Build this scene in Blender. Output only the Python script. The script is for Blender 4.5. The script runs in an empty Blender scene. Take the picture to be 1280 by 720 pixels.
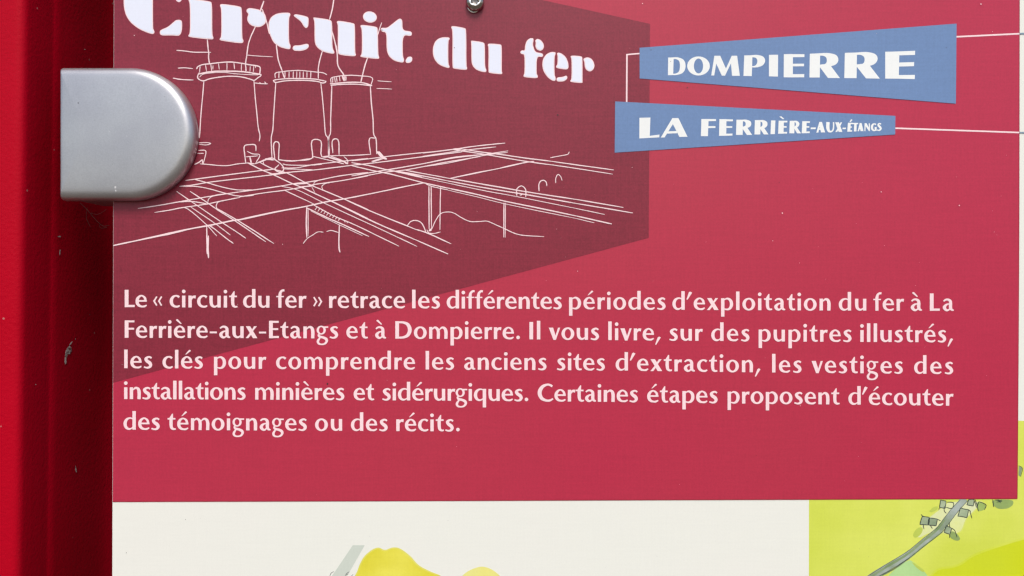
import bpy, bmesh, math, random
from mathutils import Vector
from mathutils.bvhtree import BVHTree
from mathutils.geometry import delaunay_2d_cdt

random.seed(7)
sc = bpy.context.scene
COL = sc.collection
S = 0.00035                      # metres for one pixel of the 1280 px wide photograph, on the board
CX, CY = 640.0, 360.0
ZC = 1.30                        # height of the picture centre above the ground

# ------------------------------------------------------------------ camera, sky, sun, exposure
cam_d = bpy.data.cameras.new("camera")
cam_d.sensor_width = 36.0
cam_d.lens = 26.0
cam_d.clip_start = 0.01
cam_d.clip_end = 200.0
cam = bpy.data.objects.new("camera", cam_d)
COL.objects.link(cam)
D = 1280 * S * 26.0 / 36.0
cam.location = (0, -D, ZC)
cam.rotation_euler = (math.radians(90), 0, 0)
sc.camera = cam

SUN_ELEV, SUN_ROT = 53.0, 172.0      # degrees; bright patch of cloud above and behind the photographer, a little to the right
world = bpy.data.worlds.new("World")
sc.world = world
world.use_nodes = True
wn = world.node_tree
bg = wn.nodes["Background"]
sky = wn.nodes.new("ShaderNodeTexSky")
sky.sky_type = 'NISHITA'
sky.sun_disc = False
sky.sun_elevation = math.radians(SUN_ELEV)
sky.sun_rotation = math.radians(SUN_ROT)
sky.air_density = 1.0
sky.dust_density = 3.0
sky.ozone_density = 0.6
wn.links.new(sky.outputs[0], bg.inputs[0])
bg.inputs[1].default_value = 0.11

sun_d = bpy.data.lights.new("sun", 'SUN')
sun_d.energy = 1.5
sun_d.angle = math.radians(20)
sun_d.color = (1.0, 0.98, 0.935)
sun = bpy.data.objects.new("sun", sun_d)
COL.objects.link(sun)
az = math.radians(SUN_ROT)
el = math.radians(SUN_ELEV)
to_sun = Vector((math.sin(az) * math.cos(el), math.cos(az) * math.cos(el), math.sin(el)))
sun.rotation_euler = to_sun.to_track_quat('Z', 'Y').to_euler()
sun.location = to_sun * 3 + Vector((0, 0, ZC))

sc.view_settings.view_transform = 'Standard'
sc.view_settings.look = 'None'
sc.view_settings.gamma = 1
sc.view_settings.use_curve_mapping = False
sc.view_settings.exposure = 0.51
sc.cycles.filter_width = 1.4

# ------------------------------------------------------------------ helpers
def W(px, py, h=0.0):
    """photo pixel on the board's plane -> world; h = height in front of the board, in pixels"""
    return ((px - CX) * S, -h * S, ZC + (CY - py) * S)

def srgb(r, g, b):
    def f(c):
        c = c / 255.0
        return c / 12.92 if c <= 0.04045 else ((c + 0.055) / 1.055) ** 2.4
    return (f(r), f(g), f(b))

def tag(o, label=None, cat=None, group=None, kind=None):
    if label: o['label'] = label
    if cat: o['category'] = cat
    if group: o['group'] = group
    if kind: o['kind'] = kind
    return o

def empty(name, loc=(0, 0, 0)):
    o = bpy.data.objects.new(name, None)
    o.location = loc
    o.empty_display_size = 0.02
    COL.objects.link(o)
    return o

def link_mesh(name, verts, faces, mat, parent=None, smooth=False):
    me = bpy.data.meshes.new(name)
    if parent is not None:
        p = Vector(parent.location)
        q = parent.parent
        while q is not None:
            p = p + Vector(q.location); q = q.parent
        verts = [(v[0] - p.x, v[1] - p.y, v[2] - p.z) for v in verts]
    me.from_pydata([tuple(v) for v in verts], [], faces)
    me.update()
    if smooth:
        for pl in me.polygons: pl.use_smooth = True
    if mat: me.materials.append(mat)
    o = bpy.data.objects.new(name, me)
    COL.objects.link(o)
    if parent is not None: o.parent = parent
    return o

# --- 2-D shapes in pixel space
def catmull(pts, n=6, closed=False):
    out = []
    m = len(pts)
    if m < 3 and not closed:
        a, b = pts[0], pts[-1]
        k = max(2, n)
        return [tuple(a[i] + (b[i] - a[i]) * t / k for i in range(len(a))) for t in range(k + 1)]
    rng = range(m) if closed else range(m - 1)
    for i in rng:
        if closed:
            p0, p1, p2, p3 = pts[(i - 1) % m], pts[i], pts[(i + 1) % m], pts[(i + 2) % m]
        else:
            p1, p2 = pts[i], pts[i + 1]
            p0 = pts[i - 1] if i > 0 else tuple(2 * p1[k] - p2[k] for k in range(len(p1)))
            p3 = pts[i + 2] if i + 2 < m else tuple(2 * p2[k] - p1[k] for k in range(len(p1)))
        # centripetal knots
        def d(a, b): return max(1e-4, math.hypot(a[0] - b[0], a[1] - b[1]) ** 0.5)
        t0 = 0; t1 = t0 + d(p0, p1); t2 = t1 + d(p1, p2); t3 = t2 + d(p2, p3)
        for s in range(n):
            t = t1 + (t2 - t1) * s / n
            q = []
            for k in range(len(p1)):
                A1 = (t1 - t) / (t1 - t0) * p0[k] + (t - t0) / (t1 - t0) * p1[k]
                A2 = (t2 - t) / (t2 - t1) * p1[k] + (t - t1) / (t2 - t1) * p2[k]
                A3 = (t3 - t) / (t3 - t2) * p2[k] + (t - t2) / (t3 - t2) * p3[k]
                B1 = (t2 - t) / (t2 - t0) * A1 + (t - t0) / (t2 - t0) * A2
                B2 = (t3 - t) / (t3 - t1) * A2 + (t - t1) / (t3 - t1) * A3
                q.append((t2 - t) / (t2 - t1) * B1 + (t - t1) / (t2 - t1) * B2)
            out.append(tuple(q))
    if not closed: out.append(tuple(pts[-1]))
    return out

def ribbon(pts, w=None, n=5, curve=True):
    """quads along a line; a point is (x, y) or (x, y, width)"""
    P = [(p[0], p[1], (p[2] if len(p) > 2 else w)) for p in pts]
    if curve: P = catmull(P, n)
    L, R = [], []
    for i, p in enumerate(P):
        a = P[max(0, i - 1)]; b = P[min(len(P) - 1, i + 1)]
        dx, dy = b[0] - a[0], b[1] - a[1]
        l = math.hypot(dx, dy) or 1
        nx, ny = -dy / l, dx / l
        h = max(p[2], 0.3) / 2
        L.append((p[0] + nx * h, p[1] + ny * h)); R.append((p[0] - nx * h, p[1] - ny * h))
    return [[L[i], L[i + 1], R[i + 1], R[i]] for i in range(len(P) - 1)]

def pen(pts, w, n=5, j=0.0):
    """hand-drawn pen line: ribbon whose width wavers, ends rounded"""
    P = [(p[0], p[1], (p[2] if len(p) > 2 else w)) for p in pts]
    P = catmull(P, n)
    P = [(x + random.uniform(-j, j), y + random.uniform(-j, j), ww * random.uniform(0.86, 1.12)) for x, y, ww in P]
    P[0] = (P[0][0], P[0][1], P[0][2] * 0.7); P[-1] = (P[-1][0], P[-1][1], P[-1][2] * 0.6)
    out = ribbon(P, curve=False)
    for p in (P[0], P[-1]): out.append(disc(p[0], p[1], p[2] / 2, p[2] / 2, 8))
    return out

def disc(x, y, rx, ry, n=20, rot=0.0):
    c, s = math.cos(rot), math.sin(rot)
    return [(x + rx * math.cos(a) * c - ry * math.sin(a) * s, y + rx * math.cos(a) * s + ry * math.sin(a) * c)
            for a in [2 * math.pi * i / n for i in range(n)]]

def ring(outer, inner, n=6, closed=False):
    A = catmull(outer, n, closed); B = catmull(inner, n, closed)
    m = min(len(A), len(B)); 
    out = [[A[i], A[i + 1], B[i + 1], B[i]] for i in range(m - 1)]
    if closed: out.append([A[m - 1], A[0], B[0], B[m - 1]])
    return out

def ering(cx, cy, rx, ry, ix, iy, n=32, ox=0):
    A = disc(cx, cy, rx, ry, n); B = disc(cx + ox, cy, ix, iy, n)
    return [[A[i], A[(i + 1) % n], B[(i + 1) % n], B[i]] for i in range(n)]

def rect(x0, y0, x1, y1): return [(x0, y0), (x1, y0), (x1, y1), (x0, y1)]

def chaikin(poly, k=2, r=0.22):
    for _ in range(k):
        q = []
        m = len(poly)
        for i in range(m):
            a, b = poly[i], poly[(i + 1) % m]
            q.append((a[0] + (b[0] - a[0]) * r, a[1] + (b[1] - a[1]) * r))
            q.append((a[0] + (b[0] - a[0]) * (1 - r), a[1] + (b[1] - a[1]) * (1 - r)))
        poly = q
    return poly

def area(p): return sum(p[i][0] * p[(i + 1) % len(p)][1] - p[(i + 1) % len(p)][0] * p[i][1] for i in range(len(p))) / 2

def inset(poly, d):
    if area(poly) < 0: poly = poly[::-1]
    out = []
    m = len(poly)
    for i in range(m):
        a, b, c = poly[i - 1], poly[i], poly[(i + 1) % m]
        t = (c[0] - a[0], c[1] - a[1]); l = math.hypot(*t) or 1
        out.append((b[0] - t[1] / l * d, b[1] + t[0] / l * d))
    return out

def inside(x, y, p):
    c = False
    j = len(p) - 1
    for i in range(len(p)):
        if (p[i][1] > y) != (p[j][1] > y) and x < (p[j][0] - p[i][0]) * (y - p[i][1]) / (p[j][1] - p[i][1]) + p[i][0]: c = not c
        j = i
    return c

def union(polys):
    """flat union of overlapping polygons -> verts, triangles (pixel space, y down)"""
    V, F, Q = [], [], []
    for p in polys:
        parts = [[p[0], p[1], p[2]], [p[0], p[2], p[3]]] if len(p) == 4 and (area([p[0], p[1], p[2]]) * area([p[0], p[2], p[3]]) > 0) else [p]
        if len(p) == 4 and parts[0] is p: parts = [[p[0], p[1], p[2]], [p[0], p[2], p[3]]] if abs(area([p[0], p[1], p[2]])) + abs(area([p[0], p[2], p[3]])) < 3 else [p]
        for q in parts:
            if abs(area(q)) < 2e-4: continue
            if area(q) < 0: q = q[::-1]
            b = len(V)
            V += [Vector((x, y)) for x, y in q]
            F.append(list(range(b, b + len(q)))); Q.append(q)
    vs, es, fs, ov, oe, of = delaunay_2d_cdt(V, [], F, 0, 1e-5, True)
    grid = {}
    for q in Q:
        xs = [t[0] for t in q]; ys = [t[1] for t in q]
        bb = (min(xs), max(xs), min(ys), max(ys), q)
        for gx in range(int(bb[0] // 8), int(bb[1] // 8) + 1): grid.setdefault(gx, []).append(bb)
    keep = []
    for f in fs:
        cx = sum(vs[i].x for i in f) / len(f); cy = sum(vs[i].y for i in f) / len(f)
        for x0, x1, y0, y1, q in grid.get(int(cx // 8), ()):
            if x0 <= cx <= x1 and y0 <= cy <= y1 and inside(cx, cy, q):
                keep.append(list(f)); break
    return [(v.x, v.y) for v in vs], keep

def flat(name, polys, layer, mat, parent, merge=True):
    """printed shape lying on the board, 'layer' steps of 0.02 mm proud of it"""
    if merge: vs, fs = union(polys)
    else:
        vs, fs = [], []
        for p in polys:
            if area(p) < 0: p = p[::-1]
            b = len(vs); vs += p; fs.append(list(range(b, b + len(p))))
    if not name.startswith(("map", "ink", "watercolour", "pen")): layer += 5      # the red print overlaps the map
    h = layer * 0.06
    used = sorted({i for f in fs for i in f}); mp = {j: k for k, j in enumerate(used)}
    return link_mesh(name, [W(vs[i][0], vs[i][1], h) for i in used], [[mp[i] for i in f][::1] for f in fs], mat, parent)

# ------------------------------------------------------------------ materials
def nodes_of(name):
    m = bpy.data.materials.new(name); m.use_nodes = True
    nt = m.node_tree
    return m, nt, nt.nodes["Principled BSDF"]

def N(nt, t, **kw):
    n = nt.nodes.new(t)
    for k, v in kw.items(): setattr(n, k, v)
    return n

def print_mat(name, col, grain=0.05, rough=0.36, spec=0.38, col2=None, wash=0.0, wash_scale=12.0):
    """ink on a satin laminate: fine grain, a faint weave, broad uneven ink"""
    m, nt, b = nodes_of(name)
    tc = N(nt, "ShaderNodeTexCoord")
    geo = N(nt, "ShaderNodeNewGeometry")
    n1 = N(nt, "ShaderNodeTexNoise"); n1.inputs["Scale"].default_value = 1150; n1.inputs["Detail"].default_value = 3; n1.inputs["Roughness"].default_value = 0.7
    nt.links.new(geo.outputs["Position"], n1.inputs["Vector"])
    # weave: stretched noise both ways
    mpv = N(nt, "ShaderNodeMapping"); mpv.inputs["Scale"].default_value = (1400, 1, 60)
    nt.links.new(geo.outputs["Position"], mpv.inputs[0])
    n2 = N(nt, "ShaderNodeTexNoise"); n2.inputs["Scale"].default_value = 1; n2.inputs["Detail"].default_value = 1
    nt.links.new(mpv.outputs[0], n2.inputs["Vector"])
    mph = N(nt, "ShaderNodeMapping"); mph.inputs["Scale"].default_value = (50, 1, 1100)
    nt.links.new(geo.outputs["Position"], mph.inputs[0])
    n3 = N(nt, "ShaderNodeTexNoise"); n3.inputs["Scale"].default_value = 1; n3.inputs["Detail"].default_value = 1
    nt.links.new(mph.outputs[0], n3.inputs["Vector"])
    n4 = N(nt, "ShaderNodeTexNoise"); n4.inputs["Scale"].default_value = wash_scale; n4.inputs["Detail"].default_value = 5
    nt.links.new(geo.outputs["Position"], n4.inputs["Vector"])
    def madd(src, amp, prev):
        s = N(nt, "ShaderNodeMath", operation='MULTIPLY_ADD')
        s.inputs[1].default_value = amp
        nt.links.new(src, s.inputs[0])
        if prev is None: s.inputs[2].default_value = 1.0
        else: nt.links.new(prev, s.inputs[2])
        o = N(nt, "ShaderNodeMath", operation='SUBTRACT'); o.inputs[1].default_value = amp * 0.5
        nt.links.new(s.outputs[0], o.inputs[0])
        return o.outputs[0]
    f = madd(n1.outputs[0], grain * 6, None)
    f = madd(n2.outputs[0], grain * 2.2, f)
    f = madd(n3.outputs[0], grain * 2.3, f)
    f = madd(n4.outputs[0], 0.17, f)
    mul = N(nt, "ShaderNodeVectorMath", operation='SCALE')
    if col2:
        mix = N(nt, "ShaderNodeMix", data_type='RGBA')
        mix.inputs[6].default_value = (*col, 1); mix.inputs[7].default_value = (*col2, 1)
        rmp = N(nt, "ShaderNodeMapRange"); rmp.inputs[1].default_value = 0.35; rmp.inputs[2].default_value = 0.65
        nt.links.new(n4.outputs[0], rmp.inputs[0]); nt.links.new(rmp.outputs[0], mix.inputs[0])
        nt.links.new(mix.outputs[2], mul.inputs[0])
    else:
        mul.inputs[0].default_value = col
    nt.links.new(f, mul.inputs[3])
    nt.links.new(mul.outputs[0], b.inputs["Base Color"])
    b.inputs["Roughness"].default_value = rough
    b.inputs["Specular IOR Level"].default_value = spec
    bump = N(nt, "ShaderNodeBump"); bump.inputs["Strength"].default_value = 0.25; bump.inputs["Distance"].default_value = 0.00004
    nt.links.new(n1.outputs[0], bump.inputs["Height"]); nt.links.new(bump.outputs[0], b.inputs["Normal"])
    return m

M_red = print_mat("red_ink", (0.49, 0.024, 0.068), 0.055, col2=(0.44, 0.034, 0.062), wash_scale=3.2)
M_dark = print_mat("dark_red_ink", (0.236, 0.020, 0.040), 0.12)
M_cream = print_mat("cream_laminate", (0.85, 0.845, 0.775), 0.014, col2=(0.80, 0.81, 0.735), wash_scale=9)
M_text = print_mat("pale_pink_ink", (0.94, 0.70, 0.72), 0.02)
M_outline = print_mat("pink_outline_ink", (0.94, 0.70, 0.72), 0.02)
M_title = print_mat("cool_white_ink", (0.79, 0.82, 0.93), 0.012)
M_blue = print_mat("blue_ink", (0.150, 0.248, 0.455), 0.045)
M_white = print_mat("white_ink", (0.86, 0.88, 0.86), 0.012)
M_lime = print_mat("lime_wash", (0.64, 0.72, 0.085), 0.02, col2=(0.70, 0.76, 0.14), wash_scale=25)
M_lime2 = print_mat("strong_lime_wash", (0.62, 0.70, 0.025), 0.02, col2=(0.60, 0.66, 0.01), wash_scale=25)
M_pale = print_mat("pale_wash", (0.74, 0.78, 0.52), 0.02, col2=(0.72, 0.77, 0.28), wash_scale=70)
M_mid = print_mat("mid_lime_wash", (0.64, 0.72, 0.055), 0.02, col2=(0.66, 0.73, 0.10), wash_scale=40)
M_haloed = print_mat("halo_wash", (0.69, 0.75, 0.20), 0.02, col2=(0.68, 0.74, 0.12), wash_scale=60)
M_yellow_edge = print_mat("yellow_wash_edge", (0.78, 0.74, 0.16), 0.02, col2=(0.72, 0.68, 0.10), wash_scale=80)
M_mint = print_mat("mint_wash", (0.40, 0.66, 0.27), 0.02, col2=(0.46, 0.70, 0.30), wash_scale=50)
M_moss = print_mat("moss_wash", (0.36, 0.50, 0.14), 0.03, col2=(0.26, 0.36, 0.12), wash_scale=90)
M_moss_dark = print_mat("road_edge_wash", (0.20, 0.29, 0.13), 0.04, col2=(0.30, 0.38, 0.22), wash_scale=120)
M_road = print_mat("grey_green_wash", (0.26, 0.33, 0.22), 0.04, col2=(0.40, 0.46, 0.42), wash_scale=130)
M_house = print_mat("grey_wash", (0.25, 0.33, 0.20), 0.04, col2=(0.42, 0.50, 0.32), wash_scale=120)
M_ink = print_mat("dark_ink", (0.035, 0.05, 0.05), 0.03)
M_yellow = print_mat("yellow_wash", (0.74, 0.67, 0.045), 0.02, col2=(0.80, 0.74, 0.10), wash_scale=55)
M_yellow2 = print_mat("light_yellow_wash", (0.82, 0.80, 0.30), 0.02, col2=(0.80, 0.76, 0.22), wash_scale=55)
M_sage = print_mat("sage_wash", (0.60, 0.65, 0.57), 0.02)
M_slate = print_mat("slate_line_ink", (0.22, 0.30, 0.38), 0.02)
M_border = print_mat("deep_red_edge_line", (0.32, 0.012, 0.03), 0.03)  # deep red line along the red field's bottom and right edges

def paint_mat():
    m, nt, b = nodes_of("glossy_red_paint")
    geo = N(nt, "ShaderNodeNewGeometry")
    n = N(nt, "ShaderNodeTexNoise"); n.inputs["Scale"].default_value = 650; n.inputs["Detail"].default_value = 4
    nt.links.new(geo.outputs["Position"], n.inputs["Vector"])
    n2 = N(nt, "ShaderNodeTexNoise"); n2.inputs["Scale"].default_value = 14; n2.inputs["Detail"].default_value = 6
    nt.links.new(geo.outputs["Position"], n2.inputs["Vector"])
    cr = N(nt, "ShaderNodeValToRGB")
    cr.color_ramp.elements[0].position = 0.3; cr.color_ramp.elements[0].color = (0.42, 0.0015, 0.012, 1)
    cr.color_ramp.elements[1].position = 0.8; cr.color_ramp.elements[1].color = (0.50, 0.002, 0.018, 1)
    nt.links.new(n2.outputs[0], cr.inputs[0])
    # pale dust specks
    v = N(nt, "ShaderNodeTexVoronoi"); v.inputs["Scale"].default_value = 90
    nt.links.new(geo.outputs["Position"], v.inputs["Vector"])
    lt = N(nt, "ShaderNodeMath", operation='LESS_THAN'); lt.inputs[1].default_value = 0.045
    nt.links.new(v.outputs["Distance"], lt.inputs[0])
    mul = N(nt, "ShaderNodeMath", operation='MULTIPLY'); mul.inputs[1].default_value = 0.35
    nt.links.new(lt.outputs[0], mul.inputs[0])
    mx = N(nt, "ShaderNodeMix", data_type='RGBA'); mx.inputs[7].default_value = (0.5, 0.4, 0.36, 1)
    nt.links.new(mul.outputs[0], mx.inputs[0]); nt.links.new(cr.outputs[0], mx.inputs[6])
    nt.links.new(mx.outputs[2], b.inputs["Base Color"])
    b.inputs["Roughness"].default_value = 0.32
    b.inputs["Specular IOR Level"].default_value = 0.08
    bump = N(nt, "ShaderNodeBump"); bump.inputs["Strength"].default_value = 0.55; bump.inputs["Distance"].default_value = 0.0003
    nt.links.new(n.outputs[0], bump.inputs["Height"]); nt.links.new(bump.outputs[0], b.inputs["Normal"])
    return m
M_paint = paint_mat()

def silver_mat():
    m, nt, b = nodes_of("silver_lacquer")
    geo = N(nt, "ShaderNodeNewGeometry")
    n = N(nt, "ShaderNodeTexNoise"); n.inputs["Scale"].default_value = 1600; n.inputs["Detail"].default_value = 2
    nt.links.new(geo.outputs["Position"], n.inputs["Vector"])
    n2 = N(nt, "ShaderNodeTexNoise"); n2.inputs["Scale"].default_value = 45; n2.inputs["Detail"].default_value = 5
    nt.links.new(geo.outputs["Position"], n2.inputs["Vector"])
    cr = N(nt, "ShaderNodeValToRGB")
    cr.color_ramp.elements[0].position = 0.3; cr.color_ramp.elements[0].color = (0.49, 0.485, 0.505, 1)
    cr.color_ramp.elements[1].position = 0.75; cr.color_ramp.elements[1].color = (0.58, 0.58, 0.58, 1)
    nt.links.new(n2.outputs[0], cr.inputs[0])
    mr = N(nt, "ShaderNodeMapRange"); mr.inputs[3].default_value = 0.86; mr.inputs[4].default_value = 1.14
    nt.links.new(n.outputs[0], mr.inputs[0])
    sc_ = N(nt, "ShaderNodeVectorMath", operation='SCALE')
    nt.links.new(cr.outputs[0], sc_.inputs[0]); nt.links.new(mr.outputs[0], sc_.inputs[3])
    nt.links.new(sc_.outputs[0], b.inputs["Base Color"])
    b.inputs["Metallic"].default_value = 0.85
    b.inputs["Roughness"].default_value = 0.38
    bump = N(nt, "ShaderNodeBump"); bump.inputs["Strength"].default_value = 0.2; bump.inputs["Distance"].default_value = 0.00008
    nt.links.new(n.outputs[0], bump.inputs["Height"]); nt.links.new(bump.outputs[0], b.inputs["Normal"])
    return m
M_silver = silver_mat()

def steel_mat(name, col, rough):
    m, nt, b = nodes_of(name)
    geo = N(nt, "ShaderNodeNewGeometry")
    n = N(nt, "ShaderNodeTexNoise"); n.inputs["Scale"].default_value = 900; n.inputs["Detail"].default_value = 4
    nt.links.new(geo.outputs["Position"], n.inputs["Vector"])
    mr = N(nt, "ShaderNodeMapRange"); mr.inputs[3].default_value = 0.6; mr.inputs[4].default_value = 1.25
    nt.links.new(n.outputs[0], mr.inputs[0])
    sc_ = N(nt, "ShaderNodeVectorMath", operation='SCALE'); sc_.inputs[0].default_value = col
    nt.links.new(mr.outputs[0], sc_.inputs[3]); nt.links.new(sc_.outputs[0], b.inputs["Base Color"])
    b.inputs["Metallic"].default_value = 1; b.inputs["Roughness"].default_value = rough
    return m
M_steel = steel_mat("stained_steel", (0.50, 0.46, 0.40), 0.22)
M_bright = steel_mat("bright_steel", (0.85, 0.84, 0.80), 0.25)
M_pit = steel_mat("dull_steel", (0.30, 0.28, 0.26), 0.4)
M_edge = print_mat("cut_laminate_edge", (0.62, 0.52, 0.52), 0.03)
def chip_mat():
    m, nt, b = nodes_of("bare_chip")
    geo = N(nt, "ShaderNodeNewGeometry")
    n = N(nt, "ShaderNodeTexNoise"); n.inputs["Scale"].default_value = 900; n.inputs["Detail"].default_value = 4
    nt.links.new(geo.outputs["Position"], n.inputs["Vector"])
    cr = N(nt, "ShaderNodeValToRGB")
    cr.color_ramp.elements[0].position = 0.38; cr.color_ramp.elements[0].color = (0.16, 0.05, 0.05, 1)
    cr.color_ramp.elements[1].position = 0.62; cr.color_ramp.elements[1].color = (0.80, 0.72, 0.68, 1)
    nt.links.new(n.outputs[0], cr.inputs[0]); nt.links.new(cr.outputs[0], b.inputs["Base Color"])
    b.inputs["Roughness"].default_value = 0.7
    return m
M_chip = chip_mat()

# ------------------------------------------------------------------ the red post
GROOVE = -34.0        # px; how deep the channel floor lies behind the board's face at its left end
def post():
    root = empty("red_post", W(-60, 360, 0))
    tag(root, "glossy red painted metal post with a recessed channel beside the board", "post")
    top, bot = -1400, 360 + ZC / S + 30
    # profile of the front: (x, h) ; the ridge edge leans a little, as in the photograph
    lean = 0.0115
    prof_r = [(-330, -195), (-330, -60), (-322, -30), (-300, -12), (-200, 2), (-60, 14), (-10, 17.5), (14, 19.0), (25, 19.2), (31, 18.2), (35, 15.6), (37.3, 11), (38, 5), (38.2, 0), (38.5, -8)]
    prof_f = [(38.6, -6), (38.8, -24), (39.0, -38), (39.8, -42), (40.6, -48), (41.0, -60), (41.5, -85), (42, -120), (44, -160), (48, -182), (62, -188), (148, -190), (152, -186), (153, -100), (154, -16), (157, -11.5), (180, -11), (250, -11), (258, -14), (260, -40), (260, -195)]  # the far end turns up behind the board, added to shut light out
    def sweep(name, prof, lean_on):
        P = catmull([(a, b) for a, b in prof], 4)
        vs, fs = [], []
        rows = [top, -200, 0, 180, 360, 540, 720, 1000, bot]
        for y in rows:
            for x, h in P:
                dx = -(min(max(y, -200), 1000) - 360) * lean if lean_on else 0
                p = W(x + dx * (1 if x > -150 else 0), y, h)
                vs.append(p)
        m = len(P)
        for r in range(len(rows) - 1):
            for i in range(m - 1):
                a = r * m + i
                fs.append([a, a + m, a + m + 1, a + 1])
        return link_mesh(name, vs, fs, M_paint, root, smooth=True)
    sweep("front_ridge", prof_r, True)
    i0 = next(i for i, p in enumerate(prof_f) if p[0] >= 48)
    sweep("channel_side", prof_f[:i0 + 1], True)
    inner = sweep("slot_light_block", prof_f[i0:], True)  # unseen slot floor and flange, added to block light from behind the board
    shade_m, _, shade_b = nodes_of("slot_shade_black")
    shade_b.inputs["Base Color"].default_value = (0.018, 0.016, 0.018, 1); shade_b.inputs["Roughness"].default_value = 0.7  # near-black colour puts shade into the slot and cuts the red bounce
    inner.data.materials[0] = shade_m
    vs = [W(x, y, -194.5) for x, y in ((-330, top), (260, top), (260, bot), (-330, bot))]
    link_mesh("back_face", vs, [[0, 1, 2, 3]], M_paint, root)
    # worn spots: chips lying on the channel floor, each with a thin body of its own
    PF = catmull(prof_f, 10)
    def on_channel(px, py):
        """the point of the channel that shows at photo pixel (px, py), lifted half a pixel off the paint"""
        dxl = -(py - 360) * lean
        for (xa, ha), (xb, hb) in zip(PF, PF[1:]):
            ia = CX + (xa + dxl - CX) * 924.4 / (924.4 - ha); ib = CX + (xb + dxl - CX) * 924.4 / (924.4 - hb)
            if ia <= px <= ib:
                t = (px - ia) / max(1e-6, ib - ia)
                h = ha + (hb - ha) * t + 1.0
                k = (924.4 - h) / 924.4
                return W(CX + (px - CX) * k, CY + (py - CY) * k, h)
        return W(px, py, -5)
    def chip(pts):
        vs, fs = union([chaikin(pts, 1)])
        return link_mesh("paint_chip", [on_channel(x, y) for x, y in vs], fs, M_chip, root)
    v = lambda L, ox=40.0, oy=380.0, s=7.2: [(ox + x / s, oy + y / s) for x, y in L]
    chip(v([(300, 430), (318, 390), (340, 375), (356, 395), (358, 425), (340, 452), (322, 448), (316, 470), (306, 500), (312, 520), (302, 548), (290, 520), (296, 480)]))
    chip(v([(330, 375), (350, 345), (366, 332), (362, 348), (345, 368)]))
    chip(v([(384, 320), (392, 308), (397, 314), (390, 323)]))
    chip(v([(516, 90), (524, 88), (524, 98), (516, 99)]))
    chip([(71.5, 295.3), (76, 294.8), (76.6, 296.2), (75, 296.6), (71.8, 296.2)])
    chip([(74.2, 312.6), (76.6, 311.8), (75.4, 314), (75.2, 319), (74, 319.2)])
    chip([(136.6, 21), (138.4, 20.8), (138.8, 24), (137.6, 26), (136.8, 24)])
    chip([(94.2, 581), (95.6, 586), (96.3, 590), (94.8, 590.5), (94, 586)])
    chip([(44, 480), (45.4, 480), (45.2, 481.2), (44, 481)])
    chip([(105, 61), (106.8, 61.4), (106.4, 62.4), (105, 62)])
    thread = nodes_of("cobweb_silk")
    thread[2].inputs["Base Color"].default_value = (0.35, 0.22, 0.20, 1); thread[2].inputs["Roughness"].default_value = 0.8
    for pts, w in (([(100, 253.5), (106, 259), (113, 267), (121, 276), (129, 282.5), (137, 281.5)], .45), ([(113, 266), (122, 268), (133, 262)], .25), ([(124, 282), (126, 285), (134, 284)], .35), ([(109, 259), (108, 272), (113, 284)], .22)):
        vs, fs = union(pen(pts, w, 6, 0.15))
        link_mesh("cobweb_thread", [on_channel(x, y) for x, y in vs], fs, thread[0], root)
    return root
post()

# ------------------------------------------------------------------ the ground the post stands on
def ground():
    m, nt, b = nodes_of("gravelly_earth")
    n = N(nt, "ShaderNodeTexNoise"); n.inputs["Scale"].default_value = 3; n.inputs["Detail"].default_value = 8
    geo = N(nt, "ShaderNodeNewGeometry"); nt.links.new(geo.outputs["Position"], n.inputs["Vector"])
    cr = N(nt, "ShaderNodeValToRGB")
    cr.color_ramp.elements[0].color = (0.09, 0.07, 0.05, 1); cr.color_ramp.elements[1].color = (0.16, 0.13, 0.10, 1)
    nt.links.new(n.outputs[0], cr.inputs[0]); nt.links.new(cr.outputs[0], b.inputs["Base Color"])
    b.inputs["Roughness"].default_value = 0.95
    tag(link_mesh("ground", [(-60, -60, 0), (60, -60, 0), (60, 60, 0), (-60, 60, 0)], [[0, 1, 2, 3]], m), kind='structure')
ground()

# ------------------------------------------------------------------ the board
board = empty("information_board", W(700, 360, 0))
tag(board, "printed red and cream information board held at the edge of the red post", "sign")

def plate():
    x0, x1, y0, y1, t = 141.0, 2300.0, -900.0, 1500.0, -9.0
    bm = bmesh.new()
    lay = [(0.0, t), (0.0, -0.5), (0.5, 0.0)]
    # left edge tilts as in the photograph
    def cx(x, y): return x + (-(y - 360) * 0.0028 if x < 500 else 0)
    vs, fs = [], []
    for ins, h in lay:
        for x, y in ((x0 + ins, y0 + ins), (x1 - ins, y0 + ins), (x1 - ins, y1 - ins), (x0 + ins, y1 - ins)):
            vs.append(W(cx(x, y), y, h))
    for k in range(2):
        for i in range(4):
            a, b = k * 4 + i, k * 4 + (i + 1) % 4
            fs.append([a, a + 4, b + 4, b])
    fs.append([8, 11, 10, 9]); fs.append([0, 1, 2, 3])
    bm.free()
    o = link_mesh("board_plate", vs, fs, M_cream, board)
    o.data.materials.append(M_edge)
    for p in o.data.polygons:
        if p.index < 8: p.material_index = 1
    return o
plate()

def le(y): return 141.0 + 0.9 - (y - 360) * 0.0028      # x of the print's left end at height y
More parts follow.
